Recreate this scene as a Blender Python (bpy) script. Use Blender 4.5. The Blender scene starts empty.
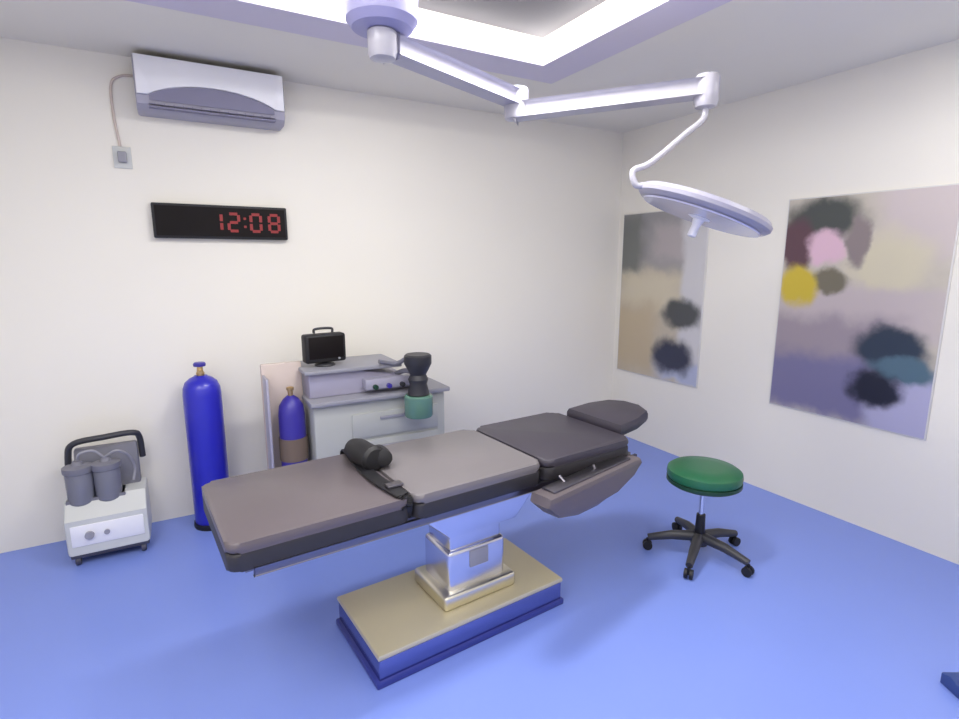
import bpy, bmesh, math, random
from mathutils import Vector, Matrix
random.seed(4)
C = bpy.context.scene.collection
PI = math.pi
R = math.radians

# ------------------------------------------------------------------ camera
FPX = 539.0
PITCH = math.atan((359.5 - 260) / FPX)
YAW = R(29.46)
CAMH = 1.67
cam_d = bpy.data.cameras.new('camera')
cam = bpy.data.objects.new('camera', cam_d)
C.objects.link(cam)
cam_d.sensor_width = 36
cam_d.lens = FPX / 959 * 36
cam_d.clip_start = 0.02
cam.location = (0, 0, CAMH)
cam.rotation_euler = (PI / 2 - PITCH, 0, -YAW)
bpy.context.scene.camera = cam

# ------------------------------------------------------------------ materials
def srgb(r, g, b):
    def f(c):
        c /= 255.0
        return c / 12.92 if c <= .04045 else ((c + .055) / 1.055) ** 2.4
    return (f(r), f(g), f(b), 1)

def mat(name, col, rough=.5, metal=0, emit=None, es=0, noise=0, nscale=8, coat=0, trans=0, bump=0, spec=.5, alpha=1):
    m = bpy.data.materials.new(name)
    m.use_nodes = True
    nt = m.node_tree
    b = nt.nodes['Principled BSDF']
    b.inputs['Base Color'].default_value = col
    b.inputs['Roughness'].default_value = rough
    b.inputs['Metallic'].default_value = metal
    b.inputs['Coat Weight'].default_value = coat
    b.inputs['Transmission Weight'].default_value = trans
    b.inputs['Specular IOR Level'].default_value = spec
    b.inputs['Alpha'].default_value = alpha
    if emit:
        b.inputs['Emission Color'].default_value = emit
        b.inputs['Emission Strength'].default_value = es
    tc = nt.nodes.new('ShaderNodeTexCoord')
    nz = nt.nodes.new('ShaderNodeTexNoise')
    nz.inputs['Scale'].default_value = nscale
    nz.inputs['Detail'].default_value = 4
    nt.links.new(tc.outputs['Object'], nz.inputs['Vector'])
    if noise:
        mx = nt.nodes.new('ShaderNodeMix')
        mx.data_type = 'RGBA'
        mx.inputs[6].default_value = tuple(c * (1 - noise) for c in col[:3]) + (1,)
        mx.inputs[7].default_value = tuple(min(1, c * (1 + noise)) for c in col[:3]) + (1,)
        nt.links.new(nz.outputs['Fac'], mx.inputs[0])
        nt.links.new(mx.outputs[2], b.inputs['Base Color'])
    if bump:
        bp = nt.nodes.new('ShaderNodeBump')
        bp.inputs['Strength'].default_value = bump
        bp.inputs['Distance'].default_value = .01
        nt.links.new(nz.outputs['Fac'], bp.inputs['Height'])
        nt.links.new(bp.outputs['Normal'], b.inputs['Normal'])
    return m

M = {}
M['wall'] = mat('wall_paint', srgb(238, 234, 224), .55, noise=.02, nscale=1.3)
M['ceil'] = mat('ceiling_paint', srgb(240, 236, 224), .7, noise=.02, nscale=1.5)
M['floor'] = mat('blue_floor', srgb(126, 148, 226), .42, noise=.04, nscale=1.2, coat=.12)
M['white'] = mat('white_plastic', srgb(238, 238, 244), .35)
M['enamel'] = mat('white_enamel', srgb(178, 176, 186), .3, coat=.3)
M['lav'] = mat('pale_grey_enamel', srgb(164, 162, 180), .35, coat=.2)
M['hubblue'] = mat('blue_grey_cover', srgb(158, 156, 196), .4)
M['grey'] = mat('grey_plastic', srgb(150, 150, 160), .45)
M['lgrey'] = mat('light_grey_enamel', srgb(205, 207, 205), .4)
M['cab'] = mat('cabinet_grey', srgb(178, 180, 178), .45)
M['mgrey'] = mat('mid_grey', srgb(120, 120, 132), .5)
M['dark'] = mat('dark_grey_plastic', srgb(52, 52, 58), .45)
M['black'] = mat('black_rubber', srgb(20, 19, 24), .55)
M['vent'] = mat('vent_shadow', srgb(128, 126, 150), .6)
M['vinyl'] = mat('charcoal_vinyl', srgb(116, 111, 114), .36, noise=.06, nscale=3, bump=.05)
M['vinyl1'] = mat('brown_charcoal_vinyl', srgb(98, 90, 94), .38, noise=.06, nscale=3, bump=.05)
M['vinyl2'] = mat('dark_charcoal_vinyl', srgb(62, 58, 68), .45, noise=.06, nscale=3, bump=.05)
M['vinylside'] = mat('black_vinyl', srgb(44, 42, 46), .5)
M['steel'] = mat('warm_brushed_steel', (.78, .74, .60, 1), .28, metal=1, noise=.04, nscale=20)
M['bsteel'] = mat('brushed_steel', (.70, .70, .76, 1), .22, metal=1, noise=.03, nscale=20)
M['basesteel'] = mat('floor_reflection_tinted_steel', (.22, .24, .48, 1), .25, metal=1, noise=.04, nscale=20)  # blue of the floor's reflection tinted into the steel colour
M['cream'] = mat('cream_satin_metal', srgb(208, 198, 168), .38, metal=.35, noise=.03, nscale=6)
M['chrome'] = mat('chrome', (.75, .75, .78, 1), .15, metal=1)
M['dchrome'] = mat('dark_chrome', (.22, .21, .24, 1), .3, metal=1)
M['blue'] = mat('blue_cylinder_paint', srgb(38, 38, 180), .35, coat=.3)
M['dblue'] = mat('violet_blue_paint', srgb(54, 44, 150), .4, coat=.2)
M['green'] = mat('green_vinyl', srgb(30, 98, 64), .4, coat=.15)
M['dgreen'] = mat('dark_green_piping', srgb(22, 60, 42), .5)
M['teal'] = mat('green_tinted_canister', srgb(98, 138, 122), .25, coat=.4)
M['brown'] = mat('brown_belt', srgb(112, 96, 84), .6)
M['pink'] = mat('beige_panel', srgb(205, 190, 182), .5)
M['brass'] = mat('brass', (.6, .42, .2, 1), .35, metal=1)
M['smoke'] = mat('smoky_jar_plastic', srgb(140, 142, 158), .15, trans=.35)
M['led'] = mat('led_diffuser', srgb(255, 255, 255), .5, emit=(1, .98, .96, 1), es=6.5)
M['lampglass'] = mat('lamp_glass', srgb(206, 206, 230), .2, coat=.5)
M['red'] = mat('red_led_digit', srgb(130, 24, 28), .4, emit=(.75, .06, .07, 1), es=.08)
M['screenblack'] = mat('black_screen', srgb(18, 12, 13), .6, spec=.2)
M['frame'] = mat('poster_edge', srgb(214, 212, 210), .4)
M['caster'] = mat('grey_caster', srgb(70, 70, 86), .5)

# ------------------------------------------------------------------ mesh helpers
def new(): return bmesh.new()

def bx(bm, x0, x1, y0, y1, z0, z1, bev=0, seg=2, rot=None):
    r = bmesh.ops.create_cube(bm, size=1)
    vs = r['verts']
    c = Vector(((x0 + x1) / 2, (y0 + y1) / 2, (z0 + z1) / 2))
    for v in vs:
        v.co = Vector((v.co.x * (x1 - x0), v.co.y * (y1 - y0), v.co.z * (z1 - z0))) + c
    if bev:
        es = list({e for v in vs for e in v.link_edges})
        bmesh.ops.bevel(bm, geom=es, offset=bev, segments=seg, profile=.5, affect='EDGES')

def lathe(bm, prof, n=32, c=(0, 0, 0), M4=None):
    """prof: list of (r,z) bottom to top; closed at both ends"""
    rings = []
    T = M4 or Matrix.Identity(4)
    for r, z in prof:
        rings.append([bm.verts.new(T @ Vector((r * math.cos(2 * PI * k / n) + c[0], r * math.sin(2 * PI * k / n) + c[1], z + c[2]))) for k in range(n)])
    for a, b in zip(rings, rings[1:]):
        for k in range(n):
            bm.faces.new((a[k], a[(k + 1) % n], b[(k + 1) % n], b[k]))
    bm.faces.new(rings[0][::-1])
    bm.faces.new(rings[-1])

def tube(bm, pts, r, n=12):
    """round tube along pts; r number or list"""
    pts = [Vector(p) for p in pts]
    rr = r if isinstance(r, (list, tuple)) else [r] * len(pts)
    rings = []
    up = None
    for i, p in enumerate(pts):
        d = ((pts[min(i + 1, len(pts) - 1)] - p).normalized() + (p - pts[max(i - 1, 0)]).normalized())
        d.normalize()
        if up is None:
            up = Vector((0, 0, 1)) if abs(d.z) < .9 else Vector((1, 0, 0))
        s = d.cross(up).normalized()
        up = s.cross(d).normalized()
        rings.append([bm.verts.new(p + (s * math.cos(2 * PI * k / n) + up * math.sin(2 * PI * k / n)) * rr[i]) for k in range(n)])
    for a, b in zip(rings, rings[1:]):
        for k in range(n):
            bm.faces.new((a[k], a[(k + 1) % n], b[(k + 1) % n], b[k]))
    bm.faces.new(rings[0][::-1])
    bm.faces.new(rings[-1])

def smoothpath(pts, n=8):
    """catmull-rom through pts"""
    P = [Vector(p) for p in pts]
    P = [P[0] * 2 - P[1]] + P + [P[-1] * 2 - P[-2]]
    out = []
    for i in range(1, len(P) - 2):
        for k in range(n):
            t = k / n
            a, b, c, d = P[i - 1], P[i], P[i + 1], P[i + 2]
            out.append(.5 * ((2 * b) + (c - a) * t + (2 * a - 5 * b + 4 * c - d) * t * t + (3 * b - a - 3 * c + d) * t ** 3))
    out.append(P[-2])
    return out

def prism(bm, poly, axis, a, b, bev=0):
    """poly of 2d points extruded along axis ('x','y','z') from a to b"""
    def mk(p, t):
        if axis == 'x': return Vector((t, p[0], p[1]))
        if axis == 'y': return Vector((p[0], t, p[1]))
        return Vector((p[0], p[1], t))
    v0 = [bm.verts.new(mk(p, a)) for p in poly]
    v1 = [bm.verts.new(mk(p, b)) for p in poly]
    n = len(poly)
    fs = [bm.faces.new(v0[::-1]), bm.faces.new(v1)]
    for k in range(n):
        fs.append(bm.faces.new((v0[k], v0[(k + 1) % n], v1[(k + 1) % n], v1[k])))
    if bev:
        es = list({e for f in fs[:2] for e in f.edges})
        bmesh.ops.bevel(bm, geom=es, offset=bev, segments=2, profile=.5, affect='EDGES')

def bar(bm, p, q, w, h, bev=0):
    """rectangular bar from p to q, w across, h in height"""
    p, q = Vector(p), Vector(q)
    d = (q - p)
    L = d.length
    d.normalize()
    s = d.cross(Vector((0, 0, 1))).normalized()
    u = s.cross(d)
    m = Matrix(((d.x, s.x, u.x, (p.x + q.x) / 2), (d.y, s.y, u.y, (p.y + q.y) / 2), (d.z, s.z, u.z, (p.z + q.z) / 2), (0, 0, 0, 1)))
    r = bmesh.ops.create_cube(bm, size=1)
    for v in r['verts']:
        v.co = m @ Vector((v.co.x * L, v.co.y * w, v.co.z * h))
    if bev:
        es = list({e for v in r['verts'] for e in v.link_edges})
        bmesh.ops.bevel(bm, geom=es, offset=bev, segments=3, profile=.5, affect='EDGES')

def obj(name, bm, m, parent=None, smooth=True, loc=None):
    bmesh.ops.recalc_face_normals(bm, faces=bm.faces[:])
    me = bpy.data.meshes.new(name)
    bm.to_mesh(me)
    bm.free()
    me.materials.append(m)
    if smooth:
        me.shade_smooth()
        for e in me.edges: e.use_edge_sharp = False
        me.set_sharp_from_angle(angle=R(35))
    o = bpy.data.objects.new(name, me)
    C.objects.link(o)
    if parent: o.parent = parent
    if loc: o.location = loc
    return o

def tag(o, label, cat, group=None):
    o['label'] = label
    o['category'] = cat
    if group: o['group'] = group
    return o

def thing(name, label, cat, loc=(0, 0, 0), rz=0, group=None):
    o = bpy.data.objects.new(name, None)
    o.empty_display_size = .1
    C.objects.link(o)
    o.location = loc
    o.rotation_euler = (0, 0, rz)
    return tag(o, label, cat, group)

def struct(name, bm, m):
    o = obj(name, bm, m, smooth=False)
    o['kind'] = 'structure'
    return o

# ------------------------------------------------------------------ room
W, D, H = 3.676, 3.858, 2.80
X0, Y0 = -1.35, -0.75
RX0, RX1, RY0, RY1, RH = 0.10, 1.99, 1.15, 2.77, 2.92
b = new(); bx(b, X0 - .1, W + .1, Y0 - .1, D + .1, -.1, 0); struct('floor', b, M['floor'])
b = new(); bx(b, X0 - .1, W + .1, D, D + .1, 0, H); struct('wall_back', b, M['wall'])
b = new(); bx(b, W, W + .1, Y0, D, 0, H); struct('wall_right', b, M['wall'])
b = new(); bx(b, X0 - .1, X0, Y0, D, 0, H); struct('wall_left', b, M['wall'])
b = new(); bx(b, X0 - .1, W + .1, Y0 - .1, Y0, 0, H); struct('wall_front', b, M['wall'])
b = new()
bx(b, X0 - .1, RX0, Y0 - .1, D + .1, H, H + .25)
bx(b, RX1, W + .1, Y0 - .1, D + .1, H, H + .25)
bx(b, RX0, RX1, Y0 - .1, RY0, H, H + .25)
bx(b, RX0, RX1, RY1, D + .1, H, H + .25)
bx(b, RX0, RX1, RY0, RY1, RH, H + .25)
struct('ceiling', b, M['ceil'])

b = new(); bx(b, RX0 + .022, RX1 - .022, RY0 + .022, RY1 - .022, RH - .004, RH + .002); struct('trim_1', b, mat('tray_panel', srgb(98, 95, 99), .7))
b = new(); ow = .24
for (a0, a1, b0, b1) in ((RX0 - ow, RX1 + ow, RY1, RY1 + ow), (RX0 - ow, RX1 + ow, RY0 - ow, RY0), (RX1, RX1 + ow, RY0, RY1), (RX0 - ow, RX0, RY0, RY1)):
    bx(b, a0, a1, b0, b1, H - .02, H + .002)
struct('trim_2', b, mat('lavender_shading_border', srgb(214, 208, 222), .6))  # added step; its lavender tone stands in for shading around the tray
# lit frame of the recessed tray: one fixture, four diffuser strips
t = thing('ceiling_light', 'white glowing LED strip frame lining the recessed ceiling tray above the operating table', 'light', ((RX0 + RX1) / 2, (RY0 + RY1) / 2, RH - .01))
cx, cy = (RX0 + RX1) / 2, (RY0 + RY1) / 2
hx, hy = (RX1 - RX0) / 2, (RY1 - RY0) / 2
for (a0, a1, b0, b1) in ((-hx, hx, hy - .02, hy), (-hx, hx, -hy, -hy + .02), (hx - .02, hx, -hy + .02, hy - .02), (-hx, -hx + .02, -hy + .02, hy - .02)):
    b = new(); bx(b, a0, a1, b0, b1, -.108, -.038, .003); obj('diffuser_strip', b, M['led'], t)

# ------------------------------------------------------------------ operating table
TX, TY, TR = 1.10, 2.085, R(4.5)
t = thing('operating_table', 'long charcoal vinyl operating table on a low stainless steel box base', 'operating table', (TX, TY, 0), TR)
Z = .80
# base: low steel box with bevelled plinth
b = new()
prism(b, [(-.545, -.225), (.41, -.225), (.41, .235), (-.545, .235)], 'z', .015, .118, .006)
obj('base', b, M['basesteel'], t)
b = new()
prism(b, [(-.55, -.23), (.415, -.23), (.415, .24), (-.55, .24)], 'z', .118, .145, .009)
obj('base_cover', b, M['cream'], t)
b = new()
bx(b, -.56, .425, -.235, .245, 0.0, .03, .006)
obj('base_skirt', b, mat('reflection_blue_skirt', srgb(52, 60, 140), .35), t)  # dark blue paints the floor's reflection onto the skirt
b = new()
bx(b, -.16, .15, -.115, .115, .145, .40, .02, 3)
col_o = obj('column', b, M['bsteel'], t)
b = new(); bx(b, -.145, .135, -.10, .10, .39, .60, .016, 3); obj('telescopic_column', b, M['bsteel'], t)
b = new()
bx(b, -.20, .19, -.15, .15, .145, .215, .015, 3)
obj('column_collar', b, M['steel'], t)
b = new()
prism(b, [(-.18, .50), (.17, .50), (.33, .665), (-.36, .665)], 'y', -.17, .17, .012)
obj('tilt_head', b, M['bsteel'], t)
b = new()
for (x0, x1) in ((-1.0, -.36), (-.33, .40), (.43, .86)):
    bx(b, x0, x1, -.24, .24, .665, .70, .006)
obj('tabletop_frame', b, M['dchrome'], t)
for s in (-1, 1):
    rail = new()
    bar(rail, (-.98, s * .285, .690), (.84, s * .285, .690), .012, .03, .003)
    for xx in (-.9, -.5, -.2, .3, .7):
        tube(rail, [(xx, s * .23, .690), (xx, s * .285, .690)], .008)
    obj('side_rail', rail, M['dchrome'], t)
# mattress sections (top and darker side band)
def section(name, poly, z0, z1, mtop, parent):
    b = new(); prism(b, poly, 'z', z0, z1, .018)
    o = obj(name, b, mtop, parent)
    return o
def rrect(x0, x1, y0, y1, r=.04, n=5):
    pts = []
    for (cx_, cy_, a0) in ((x1 - r, y1 - r, 0), (x0 + r, y1 - r, 90), (x0 + r, y0 + r, 180), (x1 - r, y0 + r, 270)):
        for k in range(n + 1):
            a = R(a0 + 90 * k / n)
            pts.append((cx_ + r * math.cos(a), cy_ + r * math.sin(a)))
    return pts
sections = [('leg_section', rrect(-1.055, -.42, -.29, .295), M['vinyl1']),
            ('seat_section', rrect(-.405, .22, -.295, .295), M['vinyl']),
            ('back_section', rrect(.235, .80, -.295, .295, .05), M['vinyl2'])]
for nm, poly, m in sections:
    # lower, black board of each section and the pad over it
    b = new(); prism(b, poly, 'z', .702, .762, .008); base_o = obj(nm + '_board', b, M['vinylside'], t)
    xs = [p[0] for p in poly]; ys = [p[1] for p in poly]
    b = new(); prism(b, poly, 'z', .763, .80, .014)
    obj(nm, b, m, t)
# head section: narrower, raised and tapering to the far end
b = new()
hp = [(.82, -.20), (.97, -.19), (1.09, -.15), (1.14, -.05), (1.14, .05), (1.09, .14), (.97, .19), (.82, .20)]
prism(b, hp, 'z', .765, .84, .025)
for v in b.verts: v.co.z += (v.co.x - .80) * .10
o = obj('head_section', b, M['vinyl2'], t); o['label'] = 'dark narrow headrest pad at the raised end'
b = new()
for s in (-1, 1):
    b = new(); tube(b, [(.72, s * .10, .69), (.86, s * .10, .72), (.98, s * .10, .80)], .009)
    obj('headrest_bracket', b, M['chrome'], t)
# remote socket + brake lever
b = new(); bx(b, -.05, .05, -.122, -.112, .30, .38, .003); obj('control_panel', b, M['grey'], col_o)

# arm board hung under the near edge of the table
t2 = thing('arm_board', 'grey-brown padded arm board with rounded underside hanging along the near side of the operating table', 'arm board', (TX + .42, TY - .30, .60), TR + R(9))
b = new()
prof = [(-.30, .075), (-.22, .005), (-.10, -.022), (.04, -.025), (.20, .0), (.34, .045), (.42, .085)]
poly = prof + [(.40, .115), (-.29, .115)]
prism(b, poly, 'y', -.085, .03, .018)
obj('pad', b, M['vinyl1'], t2)
b = new(); bx(b, -.24, .34, -.06, .01, .115, .125, .003); obj('support_plate', b, M['dchrome'], t2)
b = new(); tube(b, [(-.12, -.02, .12), (-.12, .012, .14)], .008); obj('clamp', b, M['dchrome'], t2)
b = new(); tube(b, [(.1, -.02, .12), (.1, -.01, .14)], .008); obj('clamp', b, M['dchrome'], t2)

# black strap with bundled pad over the joint
t3 = thing('restraint_strap', 'black padded restraint strap lying across the operating table at a pad joint', 'strap', (TX - .44, TY, Z), TR)
b = new()
pts = [(.0, -.300, -.09), (.0, -.312, -.04), (0, -.305, -.003), (-.01, -.28, .008), (-.03, -.1, .010), (-.02, .1, .010), (0, .27, .010), (.0, .308, -.006), (0, .312, -.07)]
pp = smoothpath(pts, 6)
for q, r_ in zip(pp, pp[1:]):
    bar(b, q, r_ + (r_ - q) * .15, .055, .007)
obj('webbing', b, M['black'], t3, smooth=False)
b = new()
lathe(b, [(.02, -.1), (.045, -.095), (.055, -.05), (.052, .03), (.056, .08), (.045, .095), (.02, .1)], 20, M4=Matrix.Translation((.0, .08, .05)) @ Matrix.Rotation(R(90), 4, 'X') @ Matrix.Rotation(R(8), 4, 'Y'))
lathe(b, [(.02, -.08), (.035, -.075), (.038, .0), (.035, .075), (.02, .08)], 20, M4=Matrix.Translation((.065, .05, .04)) @ Matrix.Rotation(R(80), 4, 'X') @ Matrix.Rotation(R(-14), 4, 'Y'))
obj('rolled_pad', b, M['black'], t3)
b = new(); bx(b, -.035, .03, -.24, -.20, .012, .024, .003); obj('buckle', b, M['dchrome'], t3)

# ------------------------------------------------------------------ stool
t = thing('surgeon_stool', 'round green vinyl stool on a dark five-star base right of the operating table', 'stool', (2.50, 1.865, 0))
b = new(); lathe(b, [(.12, .455), (.180, .46), (.196, .475), (.2, .495), (.196, .517), (.175, .532), (.1, .538), (.02, .538)], 40); obj('seat', b, M['green'], t)
b = new(); lathe(b, [(.10, .435), (.185, .438), (.199, .448), (.199, .466), (.185, .47)], 40); o = obj('seat_rim', b, M['dgreen'], t)
b = new(); lathe(b, [(.06, .415), (.06, .435), (.02, .435)], 24); tube(b, [(.05, 0, .42), (.17, .02, .415)], .006); obj('lift_lever', b, M['black'], t)
b = new(); lathe(b, [(.014, .20), (.014, .42)], 20); obj('gas_lift', b, M['chrome'], t)
b = new(); lathe(b, [(.026, .085), (.028, .13), (.024, .25), (.022, .25)], 20); obj('lift_cover', b, M['black'], t)
b = new(); lathe(b, [(.045, .07), (.05, .09), (.045, .125), (.03, .14)], 24); obj('hub', b, M['dark'], t)
for k in range(5):
    a = R(65 + 72 * k)
    d = Vector((math.cos(a), math.sin(a), 0))
    b = new()
    tube(b, [d * .03 + Vector((0, 0, .115)), d * .15 + Vector((0, 0, .105)), d * .28 + Vector((0, 0, .074))], [.030, .026, .019], 12)
    leg = obj('leg', b, M['dark'], t)
    b = new()
    s = Vector((-d.y, d.x, 0))
    c = d * .28 + Vector((0, 0, .027))
    rot = d.to_track_quat('Z', 'Y').to_matrix().to_4x4()
    for sg in (-1, 1):
        T = Matrix.Translation(c + s * .014 * sg) @ s.to_track_quat('Z', 'Y').to_matrix().to_4x4()
        lathe(b, [(.012, -.009), (.026, -.008), (.027, 0), (.026, .008), (.012, .009)], 20, M4=T)
    tube(b, [c - s * .02, c + s * .02], .007)
    tube(b, [c, c + Vector((0, 0, .04))], .009)
    obj('caster', b, M['black'], leg)

# ------------------------------------------------------------------ surgical light
HX, HY = .72, 1.97
J1 = Vector((1.50, 2.30, 2.385))
J2 = Vector((2.14, 1.74, 2.42))
t = thing('surgical_light', 'white ceiling-mounted surgical lamp with jointed arms and a thin tilted disc head', 'surgical light', (HX, HY, RH))
def rel(v): return Vector(v) - Vector((HX, HY, RH))
b = new(); lathe(b, [(.13, -.035), (.16, -.03), (.165, 0), (.05, 0)], 40); obj('ceiling_plate', b, M['lav'], t)
b = new(); lathe(b, [(.06, 2.46 - RH), (.105, 2.465 - RH), (.125, 2.49 - RH), (.13, 2.60 - RH), (.12, 2.68 - RH), (.06, 2.72 - RH), (.06, -.03)], 40); obj('column_cover', b, M['hubblue'], t)
b = new(); lathe(b, [(.02, 2.365 - RH), (.045, 2.37 - RH), (.052, 2.39 - RH), (.052, 2.455 - RH), (.04, 2.465 - RH)], 32); obj('joint_cap', b, M['enamel'], t)
A0 = Vector((HX, HY, 2.42)); A1 = Vector((J1.x, J1.y, 2.42))
b = new(); bar(b, rel(A0 + (A1 - A0) * .05), rel(A1), .06, .065, .015); obj('extension_arm', b, M['lav'], t)
b = new(); lathe(b, [(.03, -.085), (.052, -.08), (.058, -.065), (.058, .05), (.052, .058), (.03, .06)], 32, c=rel((J1.x, J1.y, 2.41))); obj('elbow_joint', b, M['enamel'], t)
b = new(); p, q = J1 + Vector((0, 0, -.02)), J2
bar(b, rel(p), rel(q), .062, .07, .02); obj('spring_arm', b, M['enamel'], t)
b = new(); lathe(b, [(.02, -.085), (.046, -.08), (.053, -.06), (.053, .042), (.046, .053), (.02, .056)], 32, c=rel(J2)); obj('elbow_joint', b, M['enamel'], t)
# lamp head: disc, tilted; view-right direction u, centre hc
hc = Vector((2.10, 1.68, 1.895))
u = Vector((math.cos(YAW), -math.sin(YAW), 0))
tiltm = Matrix.Rotation(R(20), 4, Vector((math.sin(YAW), math.cos(YAW), 0))) @ Matrix.Rotation(R(4), 4, Vector((math.cos(YAW), -math.sin(YAW), 0)))   # right side down
v_ = Vector((math.sin(YAW), math.cos(YAW), 0))
HM = Matrix.Translation(rel(hc)) @ tiltm
e1 = hc + (tiltm @ u) * -.30
b = new()
m0 = J2 + Vector((0, 0, -.07))
path = smoothpath([m0, m0 + Vector((-.01, 0, -.06)), m0.lerp(e1, .42) + Vector((.03, -.01, .02)), m0.lerp(e1, .78) + Vector((-.02, .01, .02)), e1 + Vector((-.035, .02, .06)), e1 + Vector((-.025, .01, .0)), e1 + Vector((.02, -.01, .0))], 6)
tube(b, [rel(x) for x in path], .014, 14); obj('yoke_arm', b, M['enamel'], t)
b = new()
lathe(b, [(.10, -.034), (.24, -.034), (.28, -.028), (.298, -.012), (.30, .004), (.285, .022), (.20, .036), (.08, .044), (.02, .046)], 56, M4=HM)
head = obj('lamp_head', b, M['lav'], t)
b = new(); lathe(b, [(.05, -.041), (.262, -.039), (.268, -.033), (.05, -.033)], 56, M4=HM); obj('lens', b, M['lampglass'], head)
b = new(); lathe(b, [(.012, -.13), (.020, -.125), (.018, -.08), (.026, -.05), (.05, -.042), (.05, -.038)], 24, M4=HM); obj('handle', b, M['white'], head)

# ------------------------------------------------------------------ air conditioner
AX0, AX1 = -.085, .70
acx = (AX0 + AX1) / 2
hw = (AX1 - AX0) / 2
t = thing('air_conditioner', 'white split air conditioner mounted on the back wall just under the ceiling', 'air conditioner', (acx, D, 2.49))
b = new()
prism(b, [(0, .0), (-.13, .0), (-.175, .03), (-.19, .09), (-.19, .25), (-.165, .285), (0, .285)], 'x', -hw, hw, .012)
obj('body', b, M['lav'], t)
b = new()
poly = [(-hw + .008, .275), (-hw + .008, .075)]
for k in range(0, 21):
    s = -1 + 2 * k / 20
    poly.append((s * (hw - .06), .075 + .075 * (1 - s * s) ** .8 if abs(s) < 1 else .075))
poly += [(hw - .008, .075), (hw - .008, .275)]
prism(b, poly, 'y', -.206, -.190, .004)
obj('front_panel', b, M['white'], t)
b = new(); bx(b, -hw + .06, hw - .06, -.196, -.150, .012, .020)
bx(b, -hw + .06, hw - .06, -.188, -.140, .03, .034)
for k in range(14):
    x = -hw + .09 + k * (2 * hw - .18) / 13
    bx(b, x - .002, x + .002, -.186, -.15, .014, .04)
obj('louver', b, M['vent'], t)
b = new()
poly = []
for k in range(0, 21):
    s = -1 + 2 * k / 20
    poly.append((s * (hw - .065), .073 + .073 * (1 - s * s) ** .8 if abs(s) < 1 else .073))
poly += [(hw - .065, .05), (-hw + .065, .05)]
prism(b, poly, 'y', -.1935, -.1905); obj('air_outlet', b, M['vent'], t)

# cable and socket
b = new(); tube(b, smoothpath([(-.085, D - .012, 2.70), (-.15, D - .010, 2.69), (-.20, D - .008, 2.64), (-.205, D - .008, 2.48), (-.19, D - .008, 2.31)], 6), .007, 8)
tag(obj('power_cable', b, M['pink']), 'thin beige power cable running down the wall beside the air conditioner', 'cable')
t = thing('wall_socket', 'small white wall socket with a grey plug, left of and below the air conditioner', 'socket', (-.185, D, 2.25))
b = new(); bx(b, -.045, .045, -.010, 0, -.06, .06, .003); obj('plate', b, M['lgrey'], t)
b = new(); bx(b, -.022, .022, -.042, -.010, -.03, .03, .006); obj('plug', b, M['grey'], t)

# ------------------------------------------------------------------ LED clock
CX0, CX1, CZ0, CZ1 = -.07, .695, 1.80, 2.005
ccx = (CX0 + CX1) / 2
t = thing('digital_clock', 'long black digital wall clock with dim red digits on the back wall', 'clock', (ccx, D, (CZ0 + CZ1) / 2))
w2, h2 = (CX1 - CX0) / 2, (CZ1 - CZ0) / 2
b = new(); bx(b, -w2, w2, -.05, 0, -h2, h2, .008); obj('housing', b, M['black'], t)
b = new(); bx(b, -w2 + .015, w2 - .015, -.0525, -.050, -h2 + .015, h2 - .015); obj('display', b, M['screenblack'], t)
SEG = {'a': ((-.5, 1), (.5, 1)), 'b': ((.5, 1), (.5, 0)), 'c': ((.5, 0), (.5, -1)), 'd': ((-.5, -1), (.5, -1)), 'e': ((-.5, -1), (-.5, 0)), 'f': ((-.5, 0), (-.5, 1)), 'g': ((-.5, 0), (.5, 0))}
DIG = {'0': 'abcdef', '1': 'bc', '2': 'abged', '3': 'abgcd', '5': 'afgcd', '8': 'abcdefg'}
def digit(xc, ch):
    b = new()
    for s in DIG[ch]:
        (x0, z0), (x1, z1) = SEG[s]
        sx, sz = .058, .052
        xa, xb = sorted((xc + x0 * sx, xc + x1 * sx)); za, zb = sorted((z0 * sz, z1 * sz))
        g = .0085
        if z0 == z1: bx(b, xa + .006, xb - .006, -.0555, -.0525, za - g, zb + g)
        else: bx(b, xa - g, xb + g, -.0555, -.0525, za + .006, zb - .006)
    obj('digit', b, M['red'], t, smooth=False)
for xc, ch in ((-.04, '1'), (.06, '2'), (.19, '0'), (.30, '8')): digit(xc, ch)
for zz in (-.025, .025):
    b = new(); bx(b, .118, .132, -.0555, -.0525, zz - .007, zz + .007); obj('colon_dot', b, M['red'], t, smooth=False)

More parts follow.
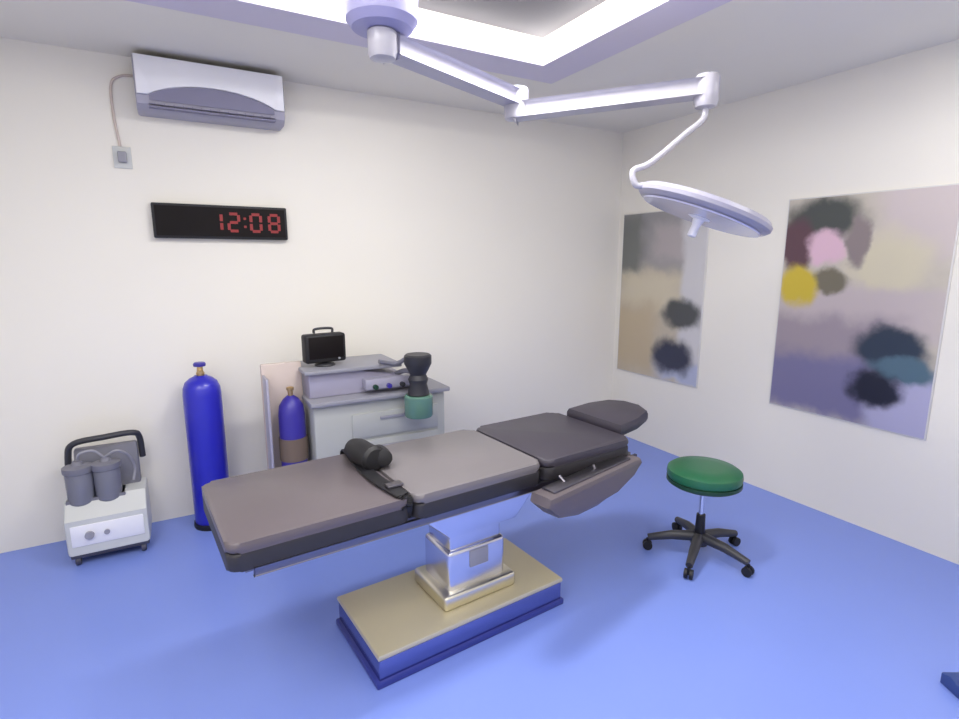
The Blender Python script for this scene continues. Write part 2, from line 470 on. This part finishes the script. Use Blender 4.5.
# ------------------------------------------------------------------ posters
def poster_mat(name, base, layers, w, h):
    """layers: (kind, colour, cx, cy, rx, ry, rotation deg, softness), positions 0..1 from the top left"""
    m = bpy.data.materials.new(name); m.use_nodes = True
    nt = m.node_tree; N = nt.nodes; L = nt.links
    pb = N['Principled BSDF']; pb.inputs['Roughness'].default_value = .35
    tc = N.new('ShaderNodeTexCoord')
    nz = N.new('ShaderNodeTexNoise'); nz.inputs['Scale'].default_value = 6; nz.inputs['Detail'].default_value = 5
    L.new(tc.outputs['Object'], nz.inputs['Vector'])
    vs = N.new('ShaderNodeVectorMath'); vs.operation = 'MULTIPLY_ADD'
    vs.inputs[1].default_value = (.16, .16, .16); L.new(nz.outputs['Color'], vs.inputs[0]); L.new(tc.outputs['Object'], vs.inputs[2])
    v2 = N.new('ShaderNodeVectorMath'); v2.operation = 'SUBTRACT'; L.new(vs.outputs[0], v2.inputs[0]); v2.inputs[1].default_value = (.08, .08, .08)
    cur = None
    nz2 = N.new('ShaderNodeTexNoise'); nz2.inputs['Scale'].default_value = 14; L.new(tc.outputs['Object'], nz2.inputs['Vector'])
    mx = N.new('ShaderNodeMix'); mx.data_type = 'RGBA'
    mx.inputs[6].default_value = tuple(c * .85 for c in base[:3]) + (1,); mx.inputs[7].default_value = base
    L.new(nz2.outputs['Fac'], mx.inputs[0]); cur = mx.outputs[2]
    for kind, col, cx_, cy_, rx, ry, rot, soft in layers:
        # object space of a poster: y along the wall (+y = picture left), z up, origin at centre
        mp = N.new('ShaderNodeMapping'); mp.vector_type = 'TEXTURE'
        mp.inputs['Location'].default_value = (0, w * (.5 - cx_), h * (.5 - cy_))
        mp.inputs['Rotation'].default_value = (R(rot), 0, 0)
        mp.inputs['Scale'].default_value = (1, rx * w, ry * h)
        L.new(v2.outputs[0], mp.inputs['Vector'])
        sp = N.new('ShaderNodeSeparateXYZ'); L.new(mp.outputs[0], sp.inputs[0])
        if kind == 'e':
            cmb = N.new('ShaderNodeCombineXYZ'); L.new(sp.outputs[1], cmb.inputs[1]); L.new(sp.outputs[2], cmb.inputs[2])
            ln = N.new('ShaderNodeVectorMath'); ln.operation = 'LENGTH'; L.new(cmb.outputs[0], ln.inputs[0]); dist = ln.outputs['Value']
        else:
            a1 = N.new('ShaderNodeMath'); a1.operation = 'ABSOLUTE'; L.new(sp.outputs[1], a1.inputs[0])
            a2 = N.new('ShaderNodeMath'); a2.operation = 'ABSOLUTE'; L.new(sp.outputs[2], a2.inputs[0])
            a3 = N.new('ShaderNodeMath'); a3.operation = 'MAXIMUM'; L.new(a1.outputs[0], a3.inputs[0]); L.new(a2.outputs[0], a3.inputs[1]); dist = a3.outputs[0]
        mr = N.new('ShaderNodeMapRange'); mr.interpolation_type = 'SMOOTHSTEP'
        mr.inputs['From Min'].default_value = 1 + soft; mr.inputs['From Max'].default_value = 1 - soft
        L.new(dist, mr.inputs['Value'])
        mx = N.new('ShaderNodeMix'); mx.data_type = 'RGBA'
        L.new(mr.outputs[0], mx.inputs[0]); L.new(cur, mx.inputs[6]); mx.inputs[7].default_value = col; cur = mx.outputs[2]
    L.new(cur, pb.inputs['Base Color'])
    return m

def poster(label, y0, y1, z0, z1, base, layers):
    w, h = y1 - y0, z1 - z0
    t = thing('wall_poster', label, 'poster', (W, (y0 + y1) / 2, (z0 + z1) / 2))
    b = new(); bx(b, -.012, 0, -w / 2, w / 2, -h / 2, h / 2, .002); obj('backing_board', b, M['frame'], t)
    b = new(); bx(b, -.0145, -.012, -w / 2 + .008, w / 2 - .008, -h / 2 + .008, h / 2 - .008)
    obj('printed_sheet', b, poster_mat('poster_print', base, layers, w, h), t, smooth=False)
S = srgb
poster('printed photo poster with pink, yellow and dark teal patches on the right wall', 1.31, 2.25, .655, 2.07, S(206, 198, 184), [
    ('r', S(204, 192, 190), .85, .1, .25, .16, 0, .4),
    ('e', S(212, 204, 178), .68, .30, .22, .14, 0, .4),
    ('r', S(196, 184, 184), .5, .50, .55, .10, 0, .4),
    ('r', S(160, 148, 156), .3, .66, .42, .12, 0, .4),
    ('r', S(122, 118, 152), .3, .86, .5, .14, 0, .35),
    ('r', S(176, 174, 204), .86, .90, .2, .16, 0, .3),
    ('e', S(74, 78, 76), .24, .10, .25, .10, 0, .35),
    ('e', S(94, 66, 76), .10, .22, .11, .13, 0, .3),
    ('e', S(220, 184, 200), .30, .23, .13, .08, 0, .3),
    ('e', S(140, 128, 128), .48, .20, .06, .10, 0, .3),
    ('e', S(118, 112, 96), .33, .38, .12, .05, 0, .35),
    ('e', S(204, 180, 60), .13, .40, .13, .09, 0, .3),
    ('e', S(48, 60, 78), .75, .66, .22, .095, 0, .3),
    ('e', S(84, 110, 126), .84, .74, .18, .055, 0, .3),
    ('e', S(34, 36, 52), .68, .84, .14, .085, 0, .3)])
poster('grey and beige printed poster with two dark patches, nearest the room corner', 2.87, 3.79, .635, 2.08, S(196, 186, 168), [
    ('r', S(150, 148, 148), .45, .14, .60, .19, 0, .3),
    ('r', S(118, 120, 116), .10, .2, .16, .22, 0, .5),
    ('r', S(176, 168, 168), .6, .18, .2, .10, 0, .5),
    ('r', S(206, 196, 172), .35, .47, .4, .1, 0, .5),
    ('r', S(190, 174, 146), .2, .76, .28, .2, 0, .4),
    ('r', S(206, 204, 206), .9, .5, .14, .5, 0, .4),
    ('r', S(178, 184, 208), .85, .93, .3, .06, 0, .4),
    ('e', S(76, 78, 80), .78, .60, .22, .085, 0, .35),
    ('e', S(50, 54, 76), .70, .855, .22, .10, 0, .35)])

# ------------------------------------------------------------------ suction machine (left, by the back wall)
t = thing('suction_machine', 'small white and grey suction machine on casters by the left part of the back wall', 'medical device', (-.44, 3.60, 0))
b = new(); prism(b, [(-.145, .07), (.14, .07), (.14, .36), (-.06, .36), (-.145, .27)], 'x', -.19, .20, .018); obj('housing', b, M['lgrey'], t)
b = new(); prism(b, [(.06, .355), (.14, .355), (.14, .60), (.10, .60), (.06, .44)], 'x', -.14, .17, .012); obj('back_panel', b, M['mgrey'], t)
b = new(); bx(b, -.165, .175, -.15, -.142, .12, .24, .004); fp = obj('front_panel', b, M['white'], t)
b = new(); tube(b, [(-.08, -.150, .18), (-.08, -.166, .18)], .022, 20); obj('knob', b, M['grey'], fp)
b = new(); tube(b, [(.0, -.150, .18), (.0, -.160, .18)], .014, 16); obj('knob', b, M['grey'], fp)
for xx in (-.11, .02):
    b = new(); lathe(b, [(.055, .33), (.063, .34), (.066, .50), (.06, .515)], 28, c=(xx, -.035, 0)); j = obj('suction_jar', b, M['smoke'], t)
    b = new(); lathe(b, [(.07, .512), (.072, .52), (.072, .545), (.03, .555), (.02, .575), (.0195, .575)], 28, c=(xx, -.035, 0)); obj('jar_lid', b, M['mgrey'], j)
b = new(); prism(b, [(-.075, .31), (.055, .31), (.055, .36), (-.075, .36)], 'x', -.18, .10, .006)
obj('jar_tray', b, M['mgrey'], t)
b = new(); tube(b, smoothpath([(-.17, .09, .36), (-.165, .085, .56), (-.13, .07, .645), (.02, .06, .665), (.15, .07, .668), (.185, .10, .63), (.19, .12, .5)], 6), .017, 12); obj('handle', b, M['dark'], t)
b = new(); tube(b, smoothpath([(-.11, -.035, .57), (-.09, -.06, .62), (-.03, -.05, .625), (.02, -.035, .57)], 6), .007, 10)
tube(b, smoothpath([(.02, -.035, .575), (.08, -.06, .61), (.13, -.02, .56), (.15, .03, .47), (.14, -.0, .40)], 6), .007, 10); obj('hose', b, M['grey'], t)
b = new(); bx(b, -.18, .19, -.135, .13, .045, .075, .006); obj('chassis', b, M['caster'], t)
for (xx, yy) in ((-.15, -.11), (.16, -.11), (-.15, .10), (.16, .10)):
    b = new(); T = Matrix.Translation((xx, yy, .028)) @ Matrix.Rotation(R(90), 4, 'Y')
    lathe(b, [(.012, -.013), (.026, -.012), (.028, 0), (.026, .012), (.012, .013)], 20, M4=T); tube(b, [(xx, yy, .028), (xx, yy, .055)], .009); obj('caster', b, M['caster'], t)

# ------------------------------------------------------------------ gas cylinder
t = thing('gas_cylinder', 'tall bright blue medical gas cylinder standing against the back wall', 'gas cylinder', (.10, 3.66, 0))
b = new(); lathe(b, [(.10, .012), (.108, .03), (.108, .86), (.104, .90), (.09, .935), (.065, .957), (.04, .97), (.035, .975), (.02, .975)], 40); obj('body', b, M['blue'], t)
b = new(); lathe(b, [(.113, 0), (.116, .01), (.113, .035), (.10, .035)], 40); obj('foot_ring', b, M['black'], t)
b = new(); lathe(b, [(.022, .97), (.024, .99), (.018, 1.0), (.016, 1.03), (.012, 1.03)], 20); tube(b, [(0, 0, 1.0), (.0, -.05, 1.0)], .011)
obj('valve', b, M['brass'], t)
b = new(); lathe(b, [(.012, 1.028), (.034, 1.032), (.036, 1.045), (.03, 1.055), (.01, 1.056)], 12); obj('valve_handwheel', b, M['dblue'], t)

# ------------------------------------------------------------------ anaesthesia machine
AXc, AYc = 1.0, 3.42
t = thing('anaesthesia_machine', 'pale grey anaesthesia trolley with shelf and blue tank behind the operating table', 'medical machine', (AXc, AYc, 0))
b = new(); bx(b, -.33, .55, -.20, .26, .10, .80, .02); body = obj('cabinet', b, M['cab'], t)
for z0, z1 in ((.14, .34), (.36, .54), (.56, .72)):
    b = new(); bx(b, -.10, .49, -.214, -.20, z0, z1, .006); d = obj('drawer', b, M['cab'], t)
    b = new(); bx(b, .08, .31, -.226, -.214, (z0 + z1) / 2 + .03, (z0 + z1) / 2 + .05, .004); obj('handle', b, M['grey'], d)
b = new(); bx(b, -.35, .57, -.24, .27, .80, .83, .008); obj('worktop', b, M['grey'], t)
# upper column with vaporiser shelf
b = new(); prism(b, [(-.33, .83), (.36, .83), (.30, .92), (-.04, .985), (-.33, .985)], 'y', -.12, .22, .012); obj('upper_housing', b, mat('lavender_grey', srgb(160, 157, 178), .45), t)
b = new(); bx(b, -.36, .26, -.16, .24, .985, 1.01, .006); obj('top_shelf', b, M['grey'], t)
b = new(); bx(b, .0, .34, -.20, -.12, .86, .93, .01); obj('flowmeter_bank', b, M['lav'], t)
for k in range(3):
    b = new(); tube(b, [(.06 + .09 * k, -.20, .88), (.06 + .09 * k, -.225, .88)], .016, 16); obj('flow_knob', b, [M['dgreen'], M['dblue'], M['dark']][k], t)
# cylinder bay on the left: beige back panel, straps
b = new(); bx(b, -.58, -.34, .02, .06, .30, 1.045, .01); obj('cylinder_bay_panel', b, M['pink'], t)
b = new(); bx(b, -.58, -.34, -.17, .06, .10, .16, .01); obj('cylinder_bay_shelf', b, M['grey'], t)
b = new(); bx(b, -.575, -.56, -.12, .04, .16, .98, .004); obj('bay_side', b, M['lav'], t)
for (xx, yy) in ((-.5, -.1), (.46, -.14), (-.5, .05), (.46, .20)):
    b = new(); T = Matrix.Translation((xx, yy, .04)) @ Matrix.Rotation(R(90), 4, 'Y')
    lathe(b, [(.02, -.015), (.038, -.014), (.04, 0), (.038, .014), (.02, .015)], 20, M4=T); tube(b, [(xx, yy, .04), (xx, yy, .105)], .012); obj('caster', b, M['caster'], t)
# bellows / absorber arm on the right
b = new(); tube(b, smoothpath([(.24, -.10, .93), (.26, -.20, .965), (.28, -.29, .97), (.30, -.33, .96)], 5), .016, 12); obj('absorber_arm', b, M['mgrey'], t)
b = new(); lathe(b, [(.06, .80), (.07, .805), (.055, .87), (.064, .90), (.05, .93), (.066, .96), (.078, .985), (.086, 1.0), (.086, 1.05), (.075, 1.06), (.02, 1.06)], 32, c=(.30, -.33, .03)); bl = obj('bellows', b, M['dark'], t)
b = new(); lathe(b, [(.085, .66), (.092, .67), (.092, .79), (.08, .80)], 32, c=(.30, -.33, .03))
o = obj('lime_canister', b, M['teal'], t)

# little tank in the bay (strapped)
t = thing('gas_tank', 'short violet-blue gas tank with a brown belt in the left bay of the anaesthesia trolley', 'gas cylinder', (AXc - .435, AYc - .08, .16))
b = new(); lathe(b, [(.07, 0), (.078, .01), (.078, .58), (.07, .64), (.045, .68), (.02, .70)], 32); obj('body', b, M['dblue'], t)
b = new(); lathe(b, [(.06, .30), (.084, .30), (.084, .44), (.06, .44)], 32); obj('belt', b, M['brown'], t)
b = new(); lathe(b, [(.014, .70), (.016, .73), (.022, .735), (.022, .75), (.01, .755)], 16); obj('valve', b, M['brass'], t)

# monitor on the top shelf
t = thing('patient_monitor', 'small black patient monitor on the top shelf of the grey trolley', 'monitor', (AXc - .20, AYc, 1.01), R(6))
b = new(); lathe(b, [(.06, 0), (.065, .005), (.06, .014), (.02, .02), (.018, .05), (.017, .05)], 24); obj('stand', b, M['dark'], t)
b = new(); bx(b, -.13, .13, -.045, .045, .025, .205, .016, 3); obj('casing', b, M['black'], t)
b = new(); bx(b, -.11, .11, -.048, -.045, .052, .190, .001); obj('screen', b, M['screenblack'], t)
b = new(); tube(b, smoothpath([(-.06, 0, .21), (-.05, 0, .235), (.05, 0, .235), (.06, 0, .21)], 5), .008, 10); obj('handle', b, M['dark'], t)
b = new(); tube(b, [(.08, -.045, .047), (.08, -.053, .047)], .007, 12); obj('knob', b, M['grey'], t)

# breathing hoses between worktop and bellows
b = new(); tube(b, smoothpath([(AXc + .10, AYc - .17, 1.035), (AXc + .20, AYc - .16, 1.01), (AXc + .24, AYc - .18, 1.02), (AXc + .27, AYc - .22, 1.05), (AXc + .29, AYc - .255, 1.055)], 8), .014, 12)
tag(obj('breathing_hose', b, M['mgrey']), 'grey breathing hose curving from the trolley shelf to the black bellows', 'hose')

# ------------------------------------------------------------------ foot switch made up to fill the dark lower right corner
t = thing('stand_in_foot_switch', 'dark blue foot switch made up for the dark patch at the lower right edge', 'foot switch', (2.585, .615, 0), R(-30))
b = new(); prism(b, [(-.09, 0), (.09, 0), (.09, .045), (.05, .06), (-.09, .025)], 'x', -.10, .10, .008); obj('base', b, mat('dark_blue_plastic', srgb(52, 72, 132), .5), t)
b = new(); prism(b, [(-.07, .032), (.035, .060), (.035, .070), (-.07, .045)], 'x', -.06, .06, .004); obj('pedal', b, M['dark'], t)

# ------------------------------------------------------------------ lights
def area(name, loc, sx, sy, energy, rot=(0, 0, 0), col=(1, 1, 1)):
    l = bpy.data.lights.new(name, 'AREA'); l.shape = 'RECTANGLE'; l.size = sx; l.size_y = sy; l.energy = energy; l.color = col
    o = bpy.data.objects.new(name, l); C.objects.link(o); o.location = loc; o.rotation_euler = rot
    return o
area('unseen_tray_lamp', (1.05, 1.92, RH - .03), 1.0, .28, 46, col=(1, .985, .96))  # added lamp, kept out of view, to set the shadow under the table
area('unseen_ceiling_fill', (.3, .15, H - .02), 2.8, .9, 30, col=(1, .985, .96))  # added fill above and behind the camera, out of view
area('unseen_ceiling_fill', (2.9, .6, H - .02), .8, 1.2, 10, col=(1, .985, .96))  # added fill on the right, out of view
area('unseen_ceiling_fill', (-.75, 1.15, H - .02), .9, 1.1, 26, col=(1, .985, .96))  # added fill, out of view, brightens the left floor and wall
w = bpy.data.worlds.new('world'); bpy.context.scene.world = w; w.use_nodes = True
w.node_tree.nodes['Background'].inputs[0].default_value = (.8, .85, 1, 1)
w.node_tree.nodes['Background'].inputs[1].default_value = .3
sc = bpy.context.scene
sc.view_settings.view_transform = 'Standard'
sc.view_settings.exposure = .24
